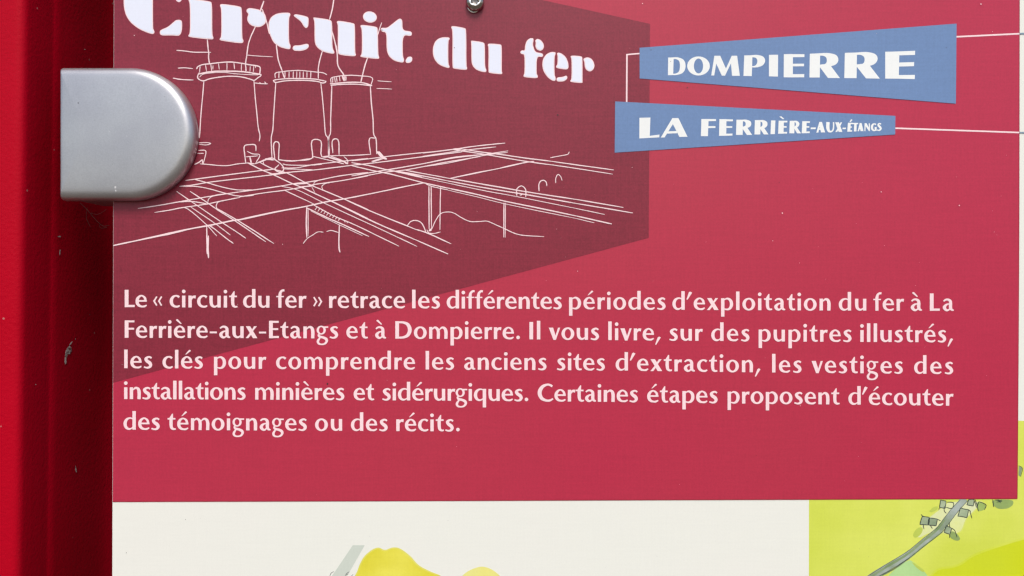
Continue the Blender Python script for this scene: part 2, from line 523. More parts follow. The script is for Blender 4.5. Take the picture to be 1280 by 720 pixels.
# the printed fields
flat("red_field", [[(le(-900), -900), (1276.5, -900), (1273.8, 100), (1273.4, 300), (1272.2, 500), (1271.4, 623.6), (1100, 624.2), (700, 625.6), (350, 626.8), (le(627), 627.4)]], 2, M_red, board, merge=False)
flat("red_field_border", ribbon([(le(627), 627.0), (350, 626.4), (700, 625.2), (1100, 623.8), (1271.2, 623.2)], 0.9, 4) + ribbon([(1271.2, 623.2), (1272.2, 500), (1273.4, 300), (1273.8, 100), (1274.5, -300)], 0.8, 4), 3, M_border, board)
flat("drawing_background", [[(le(-560), -560), (400, -63), (677, 0), (812.5, 30), (811.6, 160), (810.8, 297.4), (640, 343.6), (400, 408.5), (le(478), 478.4)]], 4, M_dark, board, merge=False)
# connectors and route lines
flat("route_line", ribbon([(800, 67), (783.6, 68.4)], 1.7, 2, False) + ribbon([(783.6, 67.6), (783.2, 128)], 1.9, 2, False), 5, M_text, board)
flat("route_line", ribbon([(1193, 46.3), (1274, 42.3)], 2.0, 2, False), 5, M_text, board)
flat("route_line", ribbon([(1117, 160.3), (1200, 163.2), (1273.6, 165.8)], 1.9, 3), 5, M_text, board)
flat("route_line", ribbon([(1274.2, 42.3), (1500, 32)], 2.0, 2, False), 5, M_slate, board)
flat("route_line", ribbon([(1274.2, 165.8), (1500, 172)], 1.9, 2, False), 5, M_slate, board)

# ------------------------------------------------------------------ lettering: a humanist face drawn by hand, unit = 1/8 px, y up from the baseline
G = {}
def bowl_e():
    P = [(102, 64, 27), (97, 90, 27), (83, 107, 22), (62, 116, 18), (40, 107, 25), (23, 85, 34), (18.5, 60, 37), (24, 34, 35), (42, 15, 28), (66, 8, 21), (90, 9, 22), (113, 21, 14)]
    return ribbon([(x, y, w * 0.865) for x, y, w in P]) + [[(30, 55.5), (115.5, 55.5), (115.5, 71.5), (30, 72.5)]]
ribbon_ = ribbon
def glyphs():
    def st(x0, x1, y0, y1):
        ix = 2.0 if y1 - y0 > 60 else 0
        iy = 1.6 if y1 - y0 < 40 else 0.6
        return [(x0 + ix, y0 + iy), (x1 - ix, y0 + iy), (x1 - ix, y1 - iy), (x0 + ix, y1 - iy)]
    def ribbon(pts, w=None, n=5, curve=True):
        return ribbon_(([(p[0], p[1], p[2] * 0.865) for p in pts]), w, n, curve)
    G['e'] = (bowl_e(), 117, 6, 7)
    G['c'] = (ribbon([(98, 102, 26), (84, 112, 23), (64, 116, 19), (42, 108, 26), (24, 86, 35), (19, 60, 38), (25, 34, 35), (42, 16, 29), (64, 8, 23), (86, 9, 22), (104, 19, 15)]), 105, 6, 5)
    dot = lambda x: disc(x, 160, 18.2, 18.2, 18)
    G['i'] = ([st(0, 37, 0, 119), dot(18.5)], 37, 12, 12)
    G['l'] = ([st(0, 38, 0, 187)], 38, 12, 12)
    G['r'] = ([st(0, 37, 0, 119)] + ribbon([(26, 68, 12), (36, 92, 22), (52, 106, 28), (75, 104, 35)]), 76, 12, 2)
    G['u'] = (ribbon([(19, 119, 38), (19, 60, 38), (25, 28, 35), (46, 10, 25), (66, 11, 20), (88, 28, 12)]) + [st(80, 117, 0, 119)], 117, 11, 12)
    G['t'] = ([[(2, 104), (80, 104), (80, 120), (2, 120)], [(18, 118), (46, 162), (56, 164), (56, 118)]] + ribbon([(37, 118, 37), (37, 50, 37), (43, 22, 33), (60, 9, 23), (84, 11, 17)]), 83, 3, 4)
    G['d'] = ([st(90, 128, 0, 187)] + ribbon([(98, 107, 12), (82, 115, 16), (62, 116, 19), (40, 106, 27), (24, 85, 35), (19, 60, 38), (24, 34, 35), (38, 15, 28), (60, 7.5, 21), (82, 14, 15), (98, 30, 9)]), 128, 6, 12)
    G['q'] = ([st(89, 127, -66, 121)] + ribbon([(98, 107, 12), (82, 115, 16), (62, 116, 19), (40, 106, 27), (24, 85, 35), (19, 60, 38), (24, 34, 35), (38, 15, 28), (60, 7.5, 21), (82, 14, 15), (98, 30, 9)]), 127, 6, 12)
    G['p'] = ([st(0, 38, -66, 119)] + ribbon([(28, 96, 8), (44, 109, 15), (64, 115, 21), (86, 106, 29), (102, 85, 36), (106, 60, 38), (101, 34, 35), (86, 14, 28), (64, 6, 20), (34, 11, 14)]), 125, 12, 6)
    G['f'] = ([st(0, 76, 104, 120)] + ribbon([(36, 0, 36), (36, 60, 36), (36, 125, 36), (44, 158, 28), (64, 174, 24), (81, 172, 24)]), 81, 3, 0)
    G['a'] = (ribbon([(12, 97, 17), (34, 112, 21), (58, 113, 25), (79, 98, 33), (82, 70, 37), (82, 34, 37), (92, 14, 28), (114, 6, 13)]) + ribbon([(76, 71, 14), (44, 64, 21), (20, 36, 38), (34, 12, 30), (54, 7, 22), (80, 26, 14)]), 115, 6, 5)
    G['s'] = (ribbon([(79, 102, 20), (62, 113, 21), (42, 111, 24), (22, 94, 34), (34, 73, 37), (60, 54, 40), (70, 32, 36), (58, 12, 27), (34, 6, 20), (3, 14, 17)]), 88, 7, 7)
    G['o'] = (ering(66, 60, 64, 63.5, 30.5, 46.5, 36), 132, 6, 6)
    G['n'] = ([st(0, 38, 0, 119)] + ribbon([(30, 84, 8), (46, 104, 18), (66, 113, 25), (86, 103, 33), (95, 78, 38), (95, 0, 38)]), 114, 12, 11)
    G['m'] = ([st(0, 36, 0, 119)] + ribbon([(28, 86, 8), (42, 104, 17), (60, 113, 24), (80, 103, 31), (93, 78, 35), (93, 0, 35)]) + ribbon([(98, 80, 8), (116, 103, 17), (136, 113, 24), (158, 103, 32), (169, 78, 37), (169, 0, 37)]), 188, 12, 11)
    G['x'] = ([[(2, 119), (46, 119), (118, 0), (74, 0)], [(85, 119), (113, 119), (66, 60), (56, 34), (28, 0), (0, 0), (52, 64)]], 118, 3, 3)
    G['v'] = ([[(0, 119), (43, 119), (67, 42), (92, 119), (113, 119), (71, -3), (46, -3)]], 113, 2, 2)
    G['g'] = (ering(48, 82, 46, 44.5, 23, 31, 28) + ribbon([(78, 110, 22), (98, 112, 17), (118, 112, 17)]) +
              ribbon([(34, 48, 10), (22, 34, 22), (32, 18, 28), (70, 8, 28), (98, -8, 32), (103, -28, 28), (86, -52, 22), (54, -60, 17), (22, -51, 24), (15, -28, 28), (34, 4, 18)]), 118, 5, 4)
    G['E'] = ([st(0, 42, 0, 175), st(38, 99, 152, 175), st(38, 94, 80, 102), st(38, 101, 0, 24)], 101, 14, 8)
    G['F'] = ([st(0, 42, 0, 175), st(38, 99, 153, 175), st(38, 96, 80, 102)], 99, 14, 4)
    G['L'] = ([st(0, 42, 0, 175), st(38, 102, 0, 25)], 102, 14, 4)
    G['I'] = ([st(0, 41, 0, 175)], 41, 14, 14)
    G['D'] = ([st(0, 41, 0, 175)] + ribbon([(36, 164, 22), (80, 162, 26), (126, 142, 37), (147, 88, 44), (126, 34, 37), (80, 13, 26), (36, 11, 22)]), 170, 14, 7)
    G['C'] = (ribbon([(150, 150, 25), (128, 163, 25), (98, 167, 24), (50, 144, 38), (23, 88, 46), (44, 31, 38), (94, 8, 26), (126, 10, 25), (158, 26, 16)]), 162, 8, 3)
    chev = lambda o, s: ribbon([(o + s * 17, 108, 17), (o - s * 11, 63, 22), (o + s * 17, 18, 17)], curve=False)
    G['«'] = (chev(14, 1) + chev(62, 1), 88, 4, 4)
    G['»'] = (chev(26, -1) + chev(74, -1), 88, 4, 4)
    G['’'] = ([[(24, 176), (36, 183), (57, 172), (12, 102), (0, 104)]], 57, -4, 0)
    G[','] = ([[(26, 32), (40, 40), (57, 32), (10, -43), (0, -40)]], 57, -2, 4)
    G['.'] = ([disc(19, 18.5, 18, 18, 18)], 38, 12, 8)
    G['-'] = ([st(0, 71, 46, 67)], 71, 11, 11)
    grave = lambda dx: [[(20 + dx, 178), (30 + dx, 188), (41 + dx, 186), (79 + dx, 143), (67 + dx, 139)]]
    acute = lambda dx: [[(44 + dx, 139), (57 + dx, 142), (102 + dx, 176), (92 + dx, 187), (81 + dx, 184)]]
    G['è'] = (bowl_e() + grave(2), 117, 6, 7)
    G['é'] = (bowl_e() + acute(0), 117, 6, 7)
    G['à'] = (G['a'][0] + grave(-4), 115, 6, 5)
glyphs()

def word_polys(text, x0, x1, base):
    nat, n = 0.0, len(text)
    for i, ch in enumerate(text):
        g = G[ch]
        nat += g[1] + (g[2] if i else 0) + (g[3] if i < n - 1 else 0)
    track = ((x1 - x0) * 8 - nat) / (n - 1) if n > 1 else 0
    sx = 1.0 if n > 1 else (x1 - x0) * 8 / nat
    pos = 0.0
    out = []
    for i, ch in enumerate(text):
        g = G[ch]
        if i: pos += g[2] + track
        bx = x0 + pos / 8
        by = base(bx)
        for p in g[0]:
            out.append([(bx + x * sx / 8, by - y / 8) for x, y in p])
        pos += g[1] + g[3]
    return out

def piece(ps):
    def f(x):
        for (xa, ya), (xb, yb) in zip(ps, ps[1:]):
            if x <= xb: return ya + (yb - ya) * (x - xa) / (xb - xa)
        return ps[-1][1]
    return f

LINES = [
 (piece([(150, 384), (480, 385.2), (640, 386), (780, 386.9), (960, 387.9), (1192, 388.7)]),
  [("Le", 156, 184.1), ("«", 192.5, 203.5), ("circuit", 212.1, 296.9), ("du", 303.8, 337.3), ("fer", 345.6, 383.1), ("»", 391.3, 402.3), ("retrace", 411.3, 506.5), ("les", 515, 550.3),
   ("différentes", 558.1, 702.5), ("périodes", 711, 832.1), ("d’exploitation", 840, 1038.1), ("du", 1047.8, 1082.8), ("fer", 1091.3, 1129.6), ("à", 1137.5, 1152.3), ("La", 1161.6, 1191.9)]),
 (piece([(150, 422.2), (400, 422.9), (520, 423.4), (640, 424), (780, 425.3), (980, 427), (1192, 427.9)]),
  [("Ferrière-aux-Etangs", 156, 423.1), ("et", 432.8, 459.8), ("à", 468.5, 482.8), ("Dompierre.", 494, 650), ("Il", 661.5, 675.6), ("vous", 686, 749), ("livre,", 760, 825.9),
   ("sur", 836.3, 878.1), ("des", 888.5, 936.9), ("pupitres", 947.8, 1064.4), ("illustrés,", 1074.8, 1191)]),
 (piece([(150, 460.2), (380, 461.3), (620, 462.2), (760, 463.1), (900, 465), (1192, 467.6)]),
  [("les", 155.4, 190.9), ("clés", 203.1, 254.1), ("pour", 267.5, 332.9), ("comprendre", 345, 519), ("les", 531.9, 567.9), ("anciens", 579.8, 683.4), ("sites", 695.9, 756.3),
   ("d’extraction,", 769.1, 950.4), ("les", 964.6, 1001.9), ("vestiges", 1014.1, 1128.4), ("des", 1141.9, 1191.3)]),
 (piece([(150, 498.8), (380, 499.8), (620, 501.2), (760, 502.3), (900, 504.1), (1192, 507.2)]),
  [("installations", 155.3, 307.5), ("minières", 319, 430.9), ("et", 441.9, 467.8), ("sidérurgiques.", 477.8, 660.4), ("Certaines", 671.6, 797.5), ("étapes", 808.5, 897.1), ("proposent", 909, 1049), ("d’écouter", 1059.8, 1191.3)]),
 (piece([(150, 537.0), (380, 538.3), (580, 539.2)]),
  [("des", 154.4, 200.3), ("témoignages", 209.6, 384), ("ou", 393.8, 428.1), ("des", 438.5, 485), ("récits.", 495.2, 574.8)]),
]
for base, words in LINES:
    polys = []
    for t, a, b in words: polys += word_polys(t, a, b, base)
    flat("text_line", polys, 7, M_text, board)

# ------------------------------------------------------------------ title letters (traced outlines, 8 units = 1 px)
def V8(ox, oy, s=8.0): return lambda L: [((ox + p[0] / s, oy + p[1] / s) + tuple(q / s for q in p[2:])) for p in L]
TITLE = [
 ((145, 0), [
  [(372, -215), (372, 280), (380, 300), (389, 320), (384, 336), (368, 344), (310, 327), (230, 291), (150, 230), (103, 160), (82, 80), (78, 0), (84, -70), (110, -140), (170, -205), (250, -240), (340, -250), (376, -245), (384, -230)],
  [(438, 325), (446, 302), (520, 272), (575, 225), (600, 202), (640, 198), (664, 212), (664, 290), (652, 340), (628, 362), (560, 355), (470, 358), (445, 348)],
  [(594, -8), (612, 16), (632, 26), (656, 12), (664, -30), (660, -150), (640, -190), (600, -200), (560, -170)],
  [(724, -4), (742, -12), (945, 14), (964, 36), (964, 345), (978, 378), (972, 400), (735, 374), (723, 360), (743, 328), (742, 45)],
  [(1038, 52), (1060, 39), (1240, 64), (1263, 86), (1263, 380), (1280, 412), (1264, 439), (1045, 407), (1036, 392), (1056, 366), (1055, 90)]]),
 ((290, 0), [
  [(146, 98), (175, 80), (240, 90), (290, 103), (332, 140), (346, 190), (337, 238), (292, 270), (250, 274), (192, 257), (158, 218), (153, 180), (167, 142), (148, 122)],
  [(368, 220), (395, 168), (448, 137), (520, 127), (582, 130), (586, 155), (571, 180), (571, 425), (590, 460), (582, 496), (545, 491), (478, 472), (418, 430), (380, 350), (365, 285)],
  [(616, 155), (640, 141), (758, 168), (768, 188), (765, 268), (742, 285), (722, 270), (688, 212), (625, 168)],
  [(607, 478), (620, 456), (680, 455), (745, 438), (768, 445), (770, 472), (745, 497), (690, 512), (628, 510), (610, 496)],
  [(812, 178), (830, 176), (985, 198), (1004, 225), (1004, 480), (1028, 522), (1020, 541), (960, 532), (898, 512), (848, 472), (826, 420), (827, 220)],
  [(1046, 220), (1066, 207), (1215, 232), (1232, 250), (1232, 528), (1243, 550), (1227, 567), (1070, 550), (1058, 520), (1061, 250)]]),
 ((440, 10), [
  [(82, 182), (98, 168), (245, 188), (260, 208), (263, 468), (275, 495), (268, 514), (95, 494), (82, 482), (101, 458), (100, 212)],
  disc(180, 92, 71, 57, 16, 0.18),
  [(295, 198), (350, 202), (400, 163), (462, 113), (485, 106), (505, 124), (506, 225), (590, 235), (602, 256), (594, 283), (508, 271), (508, 480), (524, 518), (516, 546), (488, 547), (418, 527), (368, 482), (346, 420), (346, 247), (300, 238), (286, 218)],
  [(536, 522), (558, 490), (590, 486), (605, 500), (601, 532), (580, 550), (550, 553), (538, 542)],
  [(808, 430), (812, 388), (830, 338), (870, 303), (920, 292), (974, 296), (978, 314), (963, 330), (963, 560), (978, 585), (972, 603), (930, 594), (868, 567), (828, 522), (811, 472)],
  [(989, 190), (1010, 180), (1125, 200), (1144, 215), (1144, 580), (1154, 600), (1146, 623), (1020, 609), (1003, 595), (1007, 230)]]),
 ((590, 30), [
  [(-12, 170), (6, 167), (110, 183), (130, 200), (130, 430), (146, 462), (140, 485), (90, 477), (38, 457), (4, 417), (-6, 370), (-6, 210)],
  [(155, 207), (172, 196), (285, 204), (299, 220), (297, 476), (305, 490), (296, 506), (175, 492), (163, 480), (167, 238)],
  [(480, 282), (498, 263), (527, 268), (530, 220), (545, 170), (580, 142), (613, 144), (616, 165), (607, 205), (625, 263), (645, 285), (705, 295), (713, 315), (702, 333), (648, 326), (645, 500), (660, 520), (653, 546), (525, 534), (512, 522), (526, 490), (526, 305), (494, 303)],
  [(630, 165), (655, 147), (690, 163), (714, 195), (721, 230), (707, 260), (680, 271), (648, 257), (632, 225), (638, 190)],
  [(834, 282), (836, 300), (824, 330), (824, 510), (838, 540), (834, 571), (800, 568), (753, 532), (713, 472), (701, 410), (710, 348), (743, 303), (790, 280)],
  [(848, 296), (862, 286), (892, 294), (937, 328), (962, 385), (966, 440), (948, 459), (845, 443), (838, 425), (855, 405), (856, 320)],
  [(845, 545), (858, 534), (910, 530), (942, 515), (954, 530), (950, 552), (920, 575), (860, 578), (846, 567)],
  [(982, 327), (1000, 316), (1095, 323), (1105, 342), (1104, 570), (1106, 594), (990, 582), (980, 571), (996, 548), (996, 348)],
  [(1114, 348), (1150, 333), (1187, 343), (1214, 374), (1226, 415), (1217, 452), (1190, 475), (1163, 474), (1138, 456), (1125, 420), (1125, 388), (1116, 365)]]),
]
LETTERS = {145: [0, 0, 0, 1, 2], 290: [2, 3, 3, 3, 4, 4], 440: [5, 5, 6, 6, 7, 7], 590: [8, 8, 9, 9, 10, 10, 10, 11, 11]}
letters = {}
for (ox, oy), polys in TITLE:
    f = V8(ox, oy)
    for k, p in enumerate(polys): letters.setdefault(LETTERS[ox][k], []).append(chaikin(f(p), 2))
letters[1].append(disc(145 + 850 / 8, -14, 11, 9, 20))
for k in sorted(letters):
    o = flat("title_letter", letters[k], 6, M_outline, board)
    for p in letters[k]: flat("letter_fill", [inset(p, 1.15)], 8, M_title, o)

# ------------------------------------------------------------------ line drawing of the furnaces and the railway
def strokes(ox, oy, L, s=8.0):
    f = V8(ox, oy, s); out = []
    for w, pts in L:
        out += pen(f(pts), w / s * 0.9, 4, 0.05)
    return out

furnace_a = strokes(210, 60, [
 (13, [(396, -80), (403, 0), (410, 60), (408, 95), (418, 160)]), (11, [(90, 25), (170, 32), (255, 43), (430, 45)]), (10, [(105, 203), (160, 200), (250, 208)]), (11, [(55, 303), (120, 315), (255, 322)]),
 (13, [(290, 210), (300, 190), (350, 168), (420, 160), (520, 148), (620, 142), (720, 152), (820, 170), (915, 188), (924, 202), (920, 262)]),
 (9, [(324, 185), (318, 245)]), (9, [(378, 168), (388, 235)]), (10, [(430, 160), (440, 235)]), (9, [(452, 178), (452, 215)]), (9, [(508, 158), (515, 215)]), (9, [(592, 150), (592, 225)]),
 (9, [(662, 152), (668, 212)]), (9, [(738, 160), (735, 230)]), (10, [(780, 160), (780, 235)]), (8, [(825, 185), (822, 238)]), (8, [(860, 185), (855, 240)]), (8, [(875, 180), (878, 200)]),
 (15, [(312, 262), (345, 255), (400, 243), (500, 234), (620, 234), (760, 240), (860, 255), (932, 268)]),
 (12, [(314, 250), (300, 280), (300, 300), (320, 320), (355, 330), (420, 310), (540, 290), (640, 284), (740, 292), (820, 312), (865, 325), (900, 300), (930, 280), (932, 265)]),
 (8, [(320, 292), (345, 268), (420, 252), (560, 246), (700, 262), (900, 272)]),
 (11, [(362, 330), (352, 450), (338, 600), (326, 760), (318, 900)]), (11, [(862, 330), (875, 500), (895, 700), (905, 800), (922, 880), (915, 932)]),
 (10, [(865, 350), (930, 358), (1000, 360)]), (9, [(918, 346), (934, 358)]), (9, [(968, 340), (985, 360)]),
 (9, [(315, 950), (400, 948), (430, 956), (390, 970), (315, 965)]), (10, [(310, 1025), (370, 1025), (382, 1035), (355, 1160)]), (9, [(300, 1055), (360, 1055)]), (12, [(270, 1165), (320, 1140), (345, 1120), (350, 1155)]),
]) + strokes(290, 0, [(12, [(235, 272), (190, 370), (165, 450), (150, 560), (138, 640), (145, 710)]), (8, [(150, 552), (230, 560), (410, 570)]), (15, [(320, 15), (300, 70), (285, 115)])])
furnace_a += strokes(210, 140, [
 (12, [(780, 512), (770, 430), (768, 340), (820, 328), (875, 332), (882, 390)]), (10, [(795, 395), (850, 420), (920, 430), (880, 510)]), (10, [(785, 450), (900, 440)]), (16, [(822, 455), (835, 510)]), (12, [(790, 510), (870, 520)])])
furnace_b = strokes(290, 0, [(11, [(305, 95), (345, 210), (375, 340)]), (13, [(445, 450), (455, 530), (465, 600), (505, 715)]), (12, [(905, 515), (875, 620), (860, 725)]), (13, [(1022, -20), (1005, 90), (978, 195)])]) + strokes(330, 60, [
 (12, [(185, 235), (205, 300)]), (12, [(545, 200), (545, 305)]),
 (10, [(115, 300), (115, 255), (180, 240), (260, 230), (350, 226), (440, 233), (520, 242), (600, 252), (630, 270)])] +
 [(9, [(x, 238), (x - 1, 302)]) for x in (152, 212, 253, 295, 330, 361, 395, 432, 470)] + [
 (12, [(95, 325), (130, 318), (250, 308), (400, 308), (520, 314), (620, 335)]), (12, [(95, 328), (112, 345), (200, 332), (330, 325), (450, 328), (540, 337), (590, 352), (615, 345), (622, 332)]),
 (11, [(120, 345), (110, 500), (97, 700), (90, 820), (75, 900), (82, 1100)]), (11, [(570, 350), (590, 540), (605, 720), (620, 870), (640, 900), (646, 1080)]),
])
furnace_b += strokes(210, 140, [(12, [(1070, 470), (1060, 320), (1080, 298), (1110, 310), (1110, 400), (1108, 480)])]) + strokes(370, 140, [(12, [(172, 460), (162, 290), (205, 275), (252, 295), (258, 445), (330, 450)])])
furnace_c = strokes(330, 60, [
 (10, [(672, 350), (672, 305), (740, 285), (850, 275), (960, 280), (1085, 302), (1072, 370)]), (9, [(690, 302), (688, 350)]), (9, [(708, 298), (715, 345)]), (9, [(727, 292), (732, 340)]), (9, [(755, 288), (762, 335)]), (16, [(785, 284), (802, 330)]), (12, [(820, 285), (820, 330)]),
 (13, [(725, -20), (735, 80), (742, 180), (800, 275), (805, 330)]), (13, [(1035, 105), (1010, 180), (985, 280), (970, 340)]),
 (13, [(665, 360), (760, 352), (860, 345), (980, 348), (1080, 375)]), (12, [(670, 374), (760, 367), (900, 363), (1000, 370), (1080, 380)]),
 (12, [(680, 370), (675, 520), (668, 720), (665, 860), (650, 890), (656, 1070)]), (12, [(1065, 380), (1075, 550), (1092, 720), (1100, 870), (1120, 905), (1128, 1060)]),
 (8, [(1138, 330), (1276, 340)]), (8, [(1128, 406), (1280, 412)])]) + strokes(290, 0, [(13, [(1000, 310), (1030, 420), (1055, 540)])]) + strokes(440, 10, [(9, [(298, 150), (275, 215), (260, 270)])])
furnace_c += strokes(370, 140, [(12, [(370, 410), (365, 290), (390, 270), (422, 280), (432, 430)]), (11, [(795, 262), (738, 265), (748, 425)])])
for nm, st_, lb in (("furnace_drawing", furnace_a, "widest of the three drawn furnaces, beside the silver bracket"), ("furnace_drawing", furnace_b, "middle one of the three drawn furnaces"), ("furnace_drawing", furnace_c, "drawn furnace under the i of the title")):
    o = flat(nm, st_, 9, M_text, board); o['label'] = lb

rail = []
rail += strokes(210, 140, [(10, [(325, 520), (400, 525), (500, 535), (600, 537), (700, 520), (790, 512)]), (12, [(905, 505), (1040, 460), (1090, 490), (1140, 530), (1160, 570), (1135, 605), (1070, 575), (1110, 530)]),
 (8, [(960, 520), (955, 490), (975, 475), (1040, 465)]), (18, [(980, 470), (1060, 480)]), (11, [(1108, 480), (1200, 488), (1290, 488)]), (11, [(870, 520), (960, 488), (1020, 462)])])
rail += strokes(140, 220, [
 (11, [(265, 325, 7), (440, 300), (640, 265), (860, 225), (1150, 178), (1280, 160)]), (11, [(430, 365, 7), (560, 345), (700, 318), (960, 280), (1060, 258), (1280, 215)]),
 (15, [(20, 695), (280, 640, 13), (560, 580, 20), (780, 530, 14), (1000, 490), (1190, 450), (1280, 435)])])
rail += strokes(210, 170, [(11, [(180, 445), (520, 400), (950, 345), (1080, 332)]), (11, [(120, 505), (260, 490), (400, 465), (1040, 390), (1280, 355)]),
 (10, [(270, 435), (400, 470), (560, 515), (700, 540), (860, 540)]), (10, [(150, 505), (280, 505), (420, 530), (600, 580), (720, 602), (860, 595)])])
rail += strokes(210, 240, [
 (12, [(700, 285), (1050, 208), (1280, 160)]), (10, [(90, -5), (300, 140), (550, 310), (690, 400), (780, 462)]), (11, [(225, -5), (400, 110), (500, 180), (690, 300), (980, 498)]), (11, [(500, 170), (700, 285), (1060, 515)]),
 (9, [(160, 155), (200, 170), (395, 335), (490, 440)]), (11, [(400, 330), (440, 350), (600, 475), (655, 513)]), (9, [(230, 150), (480, 320), (540, 365), (625, 430)]),
 (12, [(390, 340), (392, 500), (394, 620)]), (16, [(406, 440), (403, 560), (408, 658)]), (8, [(400, 110), (410, 70), (470, 35), (600, 15)]), (10, [(510, 190), (485, 150), (500, 105), (560, 85)]), (11, [(120, 100), (230, 95), (340, 110), (390, 120)])])
rail += strokes(300, 190, [
 (11, [(0, 400), (180, 375), (420, 340), (560, 315), (660, 305), (780, 285), (1000, 240), (1280, 205)]), (11, [(0, 450), (240, 410), (460, 382), (640, 350), (750, 325), (860, 310), (1000, 290), (1280, 240)]),
 (10, [(420, 160), (560, 160), (720, 130), (930, 105), (1150, 80), (1280, 65)]), (11, [(300, 222), (480, 205), (750, 180), (1000, 150), (1150, 130), (1280, 118)]), (9, [(430, 120), (470, 130), (720, 132), (820, 125)]), (9, [(440, 170), (620, 175), (740, 180)]),
 (10, [(390, 75), (480, 92), (560, 88), (720, 65), (725, 0)]), (13, [(0, 675), (350, 600), (660, 545), (860, 500), (1040, 470), (1280, 425)]),
 (12, [(80, 110), (220, 180), (330, 225), (520, 315), (620, 355), (760, 420), (910, 490), (1280, 665)]), (11, [(190, 100), (330, 170), (480, 215), (640, 300), (740, 345), (850, 390), (1040, 470), (1280, 575)]),
 (8, [(420, 345), (560, 375), (840, 510), (1280, 715)]), (10, [(450, 385), (740, 520)]), (8, [(740, 335), (745, 305), (790, 285)]), (8, [(830, 375), (820, 345), (860, 315), (900, 308)]), (6, [(720, 350), (750, 405)]), (14, [(540, 320), (680, 315)]), (12, [(600, 350), (740, 340)])])
rail += strokes(360, 240, [
 (13, [(430, 90), (860, 300), (1280, 480)]), (12, [(560, 70), (800, 180), (1280, 375)]), (8, [(360, 110), (880, 350), (1280, 540)]), (10, [(240, 120), (460, 240), (640, 315), (880, 430), (1110, 542)]),
 (12, [(190, 160), (400, 260), (560, 330), (810, 445)]), (7, [(230, 190), (500, 322), (745, 436)]), (15, [(190, 155), (185, 300), (190, 455)]), (9, [(203, 170), (203, 440)]),
 (8, [(155, 515), (195, 465), (250, 430), (300, 400), (355, 402)]), (9, [(390, 395), (430, 385), (505, 405)]), (14, [(515, 330), (512, 560), (521, 602)])] +
 [(8, [(292 + i * 29, 150 + i * 14), (272 + i * 29, 182 + i * 13)]) for i in range(9)] + [(8, [(560, 285), (575, 302)]), (8, [(598, 296), (592, 312)]), (9, [(620, 305), (645, 318)])])
rail += strokes(440, 190, [
 (24, [(255, 0), (300, 50), (345, 70)]), (11, [(200, 95), (300, 62)]), (11, [(0, 240), (320, 185), (700, 120), (1020, 60), (1280, 30)]), (10, [(0, 268), (320, 205), (540, 180), (900, 110), (1280, 48)]),
 (10, [(0, 90), (150, 72), (340, 47), (800, -2)]), (11, [(0, 135), (180, 115), (340, 95), (700, 50), (1100, 0)]),
 (12, [(0, 108), (160, 135), (380, 185), (520, 205), (700, 238), (960, 290)]), (12, [(0, 138), (200, 185), (380, 220), (700, 305), (880, 345), (960, 362)]), (11, [(540, 185), (760, 225), (960, 262)]), (14, [(430, 195), (560, 222), (700, 252)]), (8, [(560, 228), (960, 312)]),
 (12, [(0, 455), (300, 395), (560, 340), (720, 310)]), (9, [(740, 320), (800, 345), (960, 380)]), (10, [(770, 345), (772, 460)]), (10, [(792, 345), (794, 460)]), (10, [(887, 345), (884, 460)])])
rail += strokes(560, 190, [
 (12, [(0, 262), (400, 332), (780, 398), (1280, 475)]), (12, [(0, 290), (400, 365), (800, 430), (1280, 515)]), (8, [(0, 312), (400, 395), (680, 445), (1280, 565)]), (13, [(0, 362), (300, 428), (580, 495), (900, 560), (1280, 640)]), (7, [(0, 382), (300, 452), (560, 517), (1280, 665)]),
 (11, [(688, 435), (690, 370), (735, 340), (775, 375), (778, 450)]), (12, [(722, 432), (738, 428)])])
rail += strokes(660, 200, [(12, [(480, 395), (950, 475)]), (11, [(480, 435), (800, 488), (1045, 530)]), (9, [(480, 485), (765, 545)]), (13, [(480, 560), (680, 605), (835, 640)]), (7, [(480, 585), (660, 628)])])
rail += strokes(530, 150, [(11, [(260, 585), (600, 515, 12), (720, 492, 7), (860, 460, 13), (1020, 425), (1100, 415)]), (11, [(-10, 332), (290, 295), (520, 262), (810, 232)]), (10, [(-10, 364), (400, 305), (720, 270)]), (9, [(-10, 440), (320, 370), (600, 345), (840, 310)]), (9, [(-10, 468), (250, 430), (600, 355), (835, 325)]),
 (11, [(380, 292), (600, 325), (760, 345), (1000, 380), (1280, 415)]), (11, [(300, 300), (480, 325), (640, 350), (1020, 415), (1280, 450)]), (20, [(290, 295), (375, 290)])])
rail += strokes(650, 160, [(11, [(320, 335), (600, 375), (935, 420)]), (10, [(320, 370), (560, 405), (925, 462)]), (9, [(305, 298), (400, 280), (480, 262), (492, 240)]), (11, [(190, 630), (190, 560), (210, 530), (240, 525), (262, 545), (268, 580)]), (9, [(357, 550), (358, 500), (380, 465), (405, 485), (420, 525)])])
rail += strokes(500, 240, [(11, [(288, 60), (290, 0), (292, 370)][1:]), (11, [(312, 0), (316, 370)]), (10, [(404, 0), (400, 378)]), (10, [(75, 335), (110, 295), (160, 285), (210, 305), (240, 350), (260, 405)]), (9, [(270, 380), (290, 410), (340, 415), (405, 400)]), (26, [(296, 386), (312, 374)]),
 (9, [(320, 370), (360, 280), (410, 215), (480, 200), (540, 212), (620, 260), (700, 295), (800, 295), (870, 292), (940, 320), (1050, 370), (1150, 415), (1220, 432), (1440, 447)]), (12, [(1040, 110), (1038, 452)]), (8, [(1056, 110), (1052, 455)]),
 (13, [(160, 480), (480, 620)]), (12, [(160, 375), (260, 405), (510, 518)]), (8, [(0, 460), (170, 545)])])
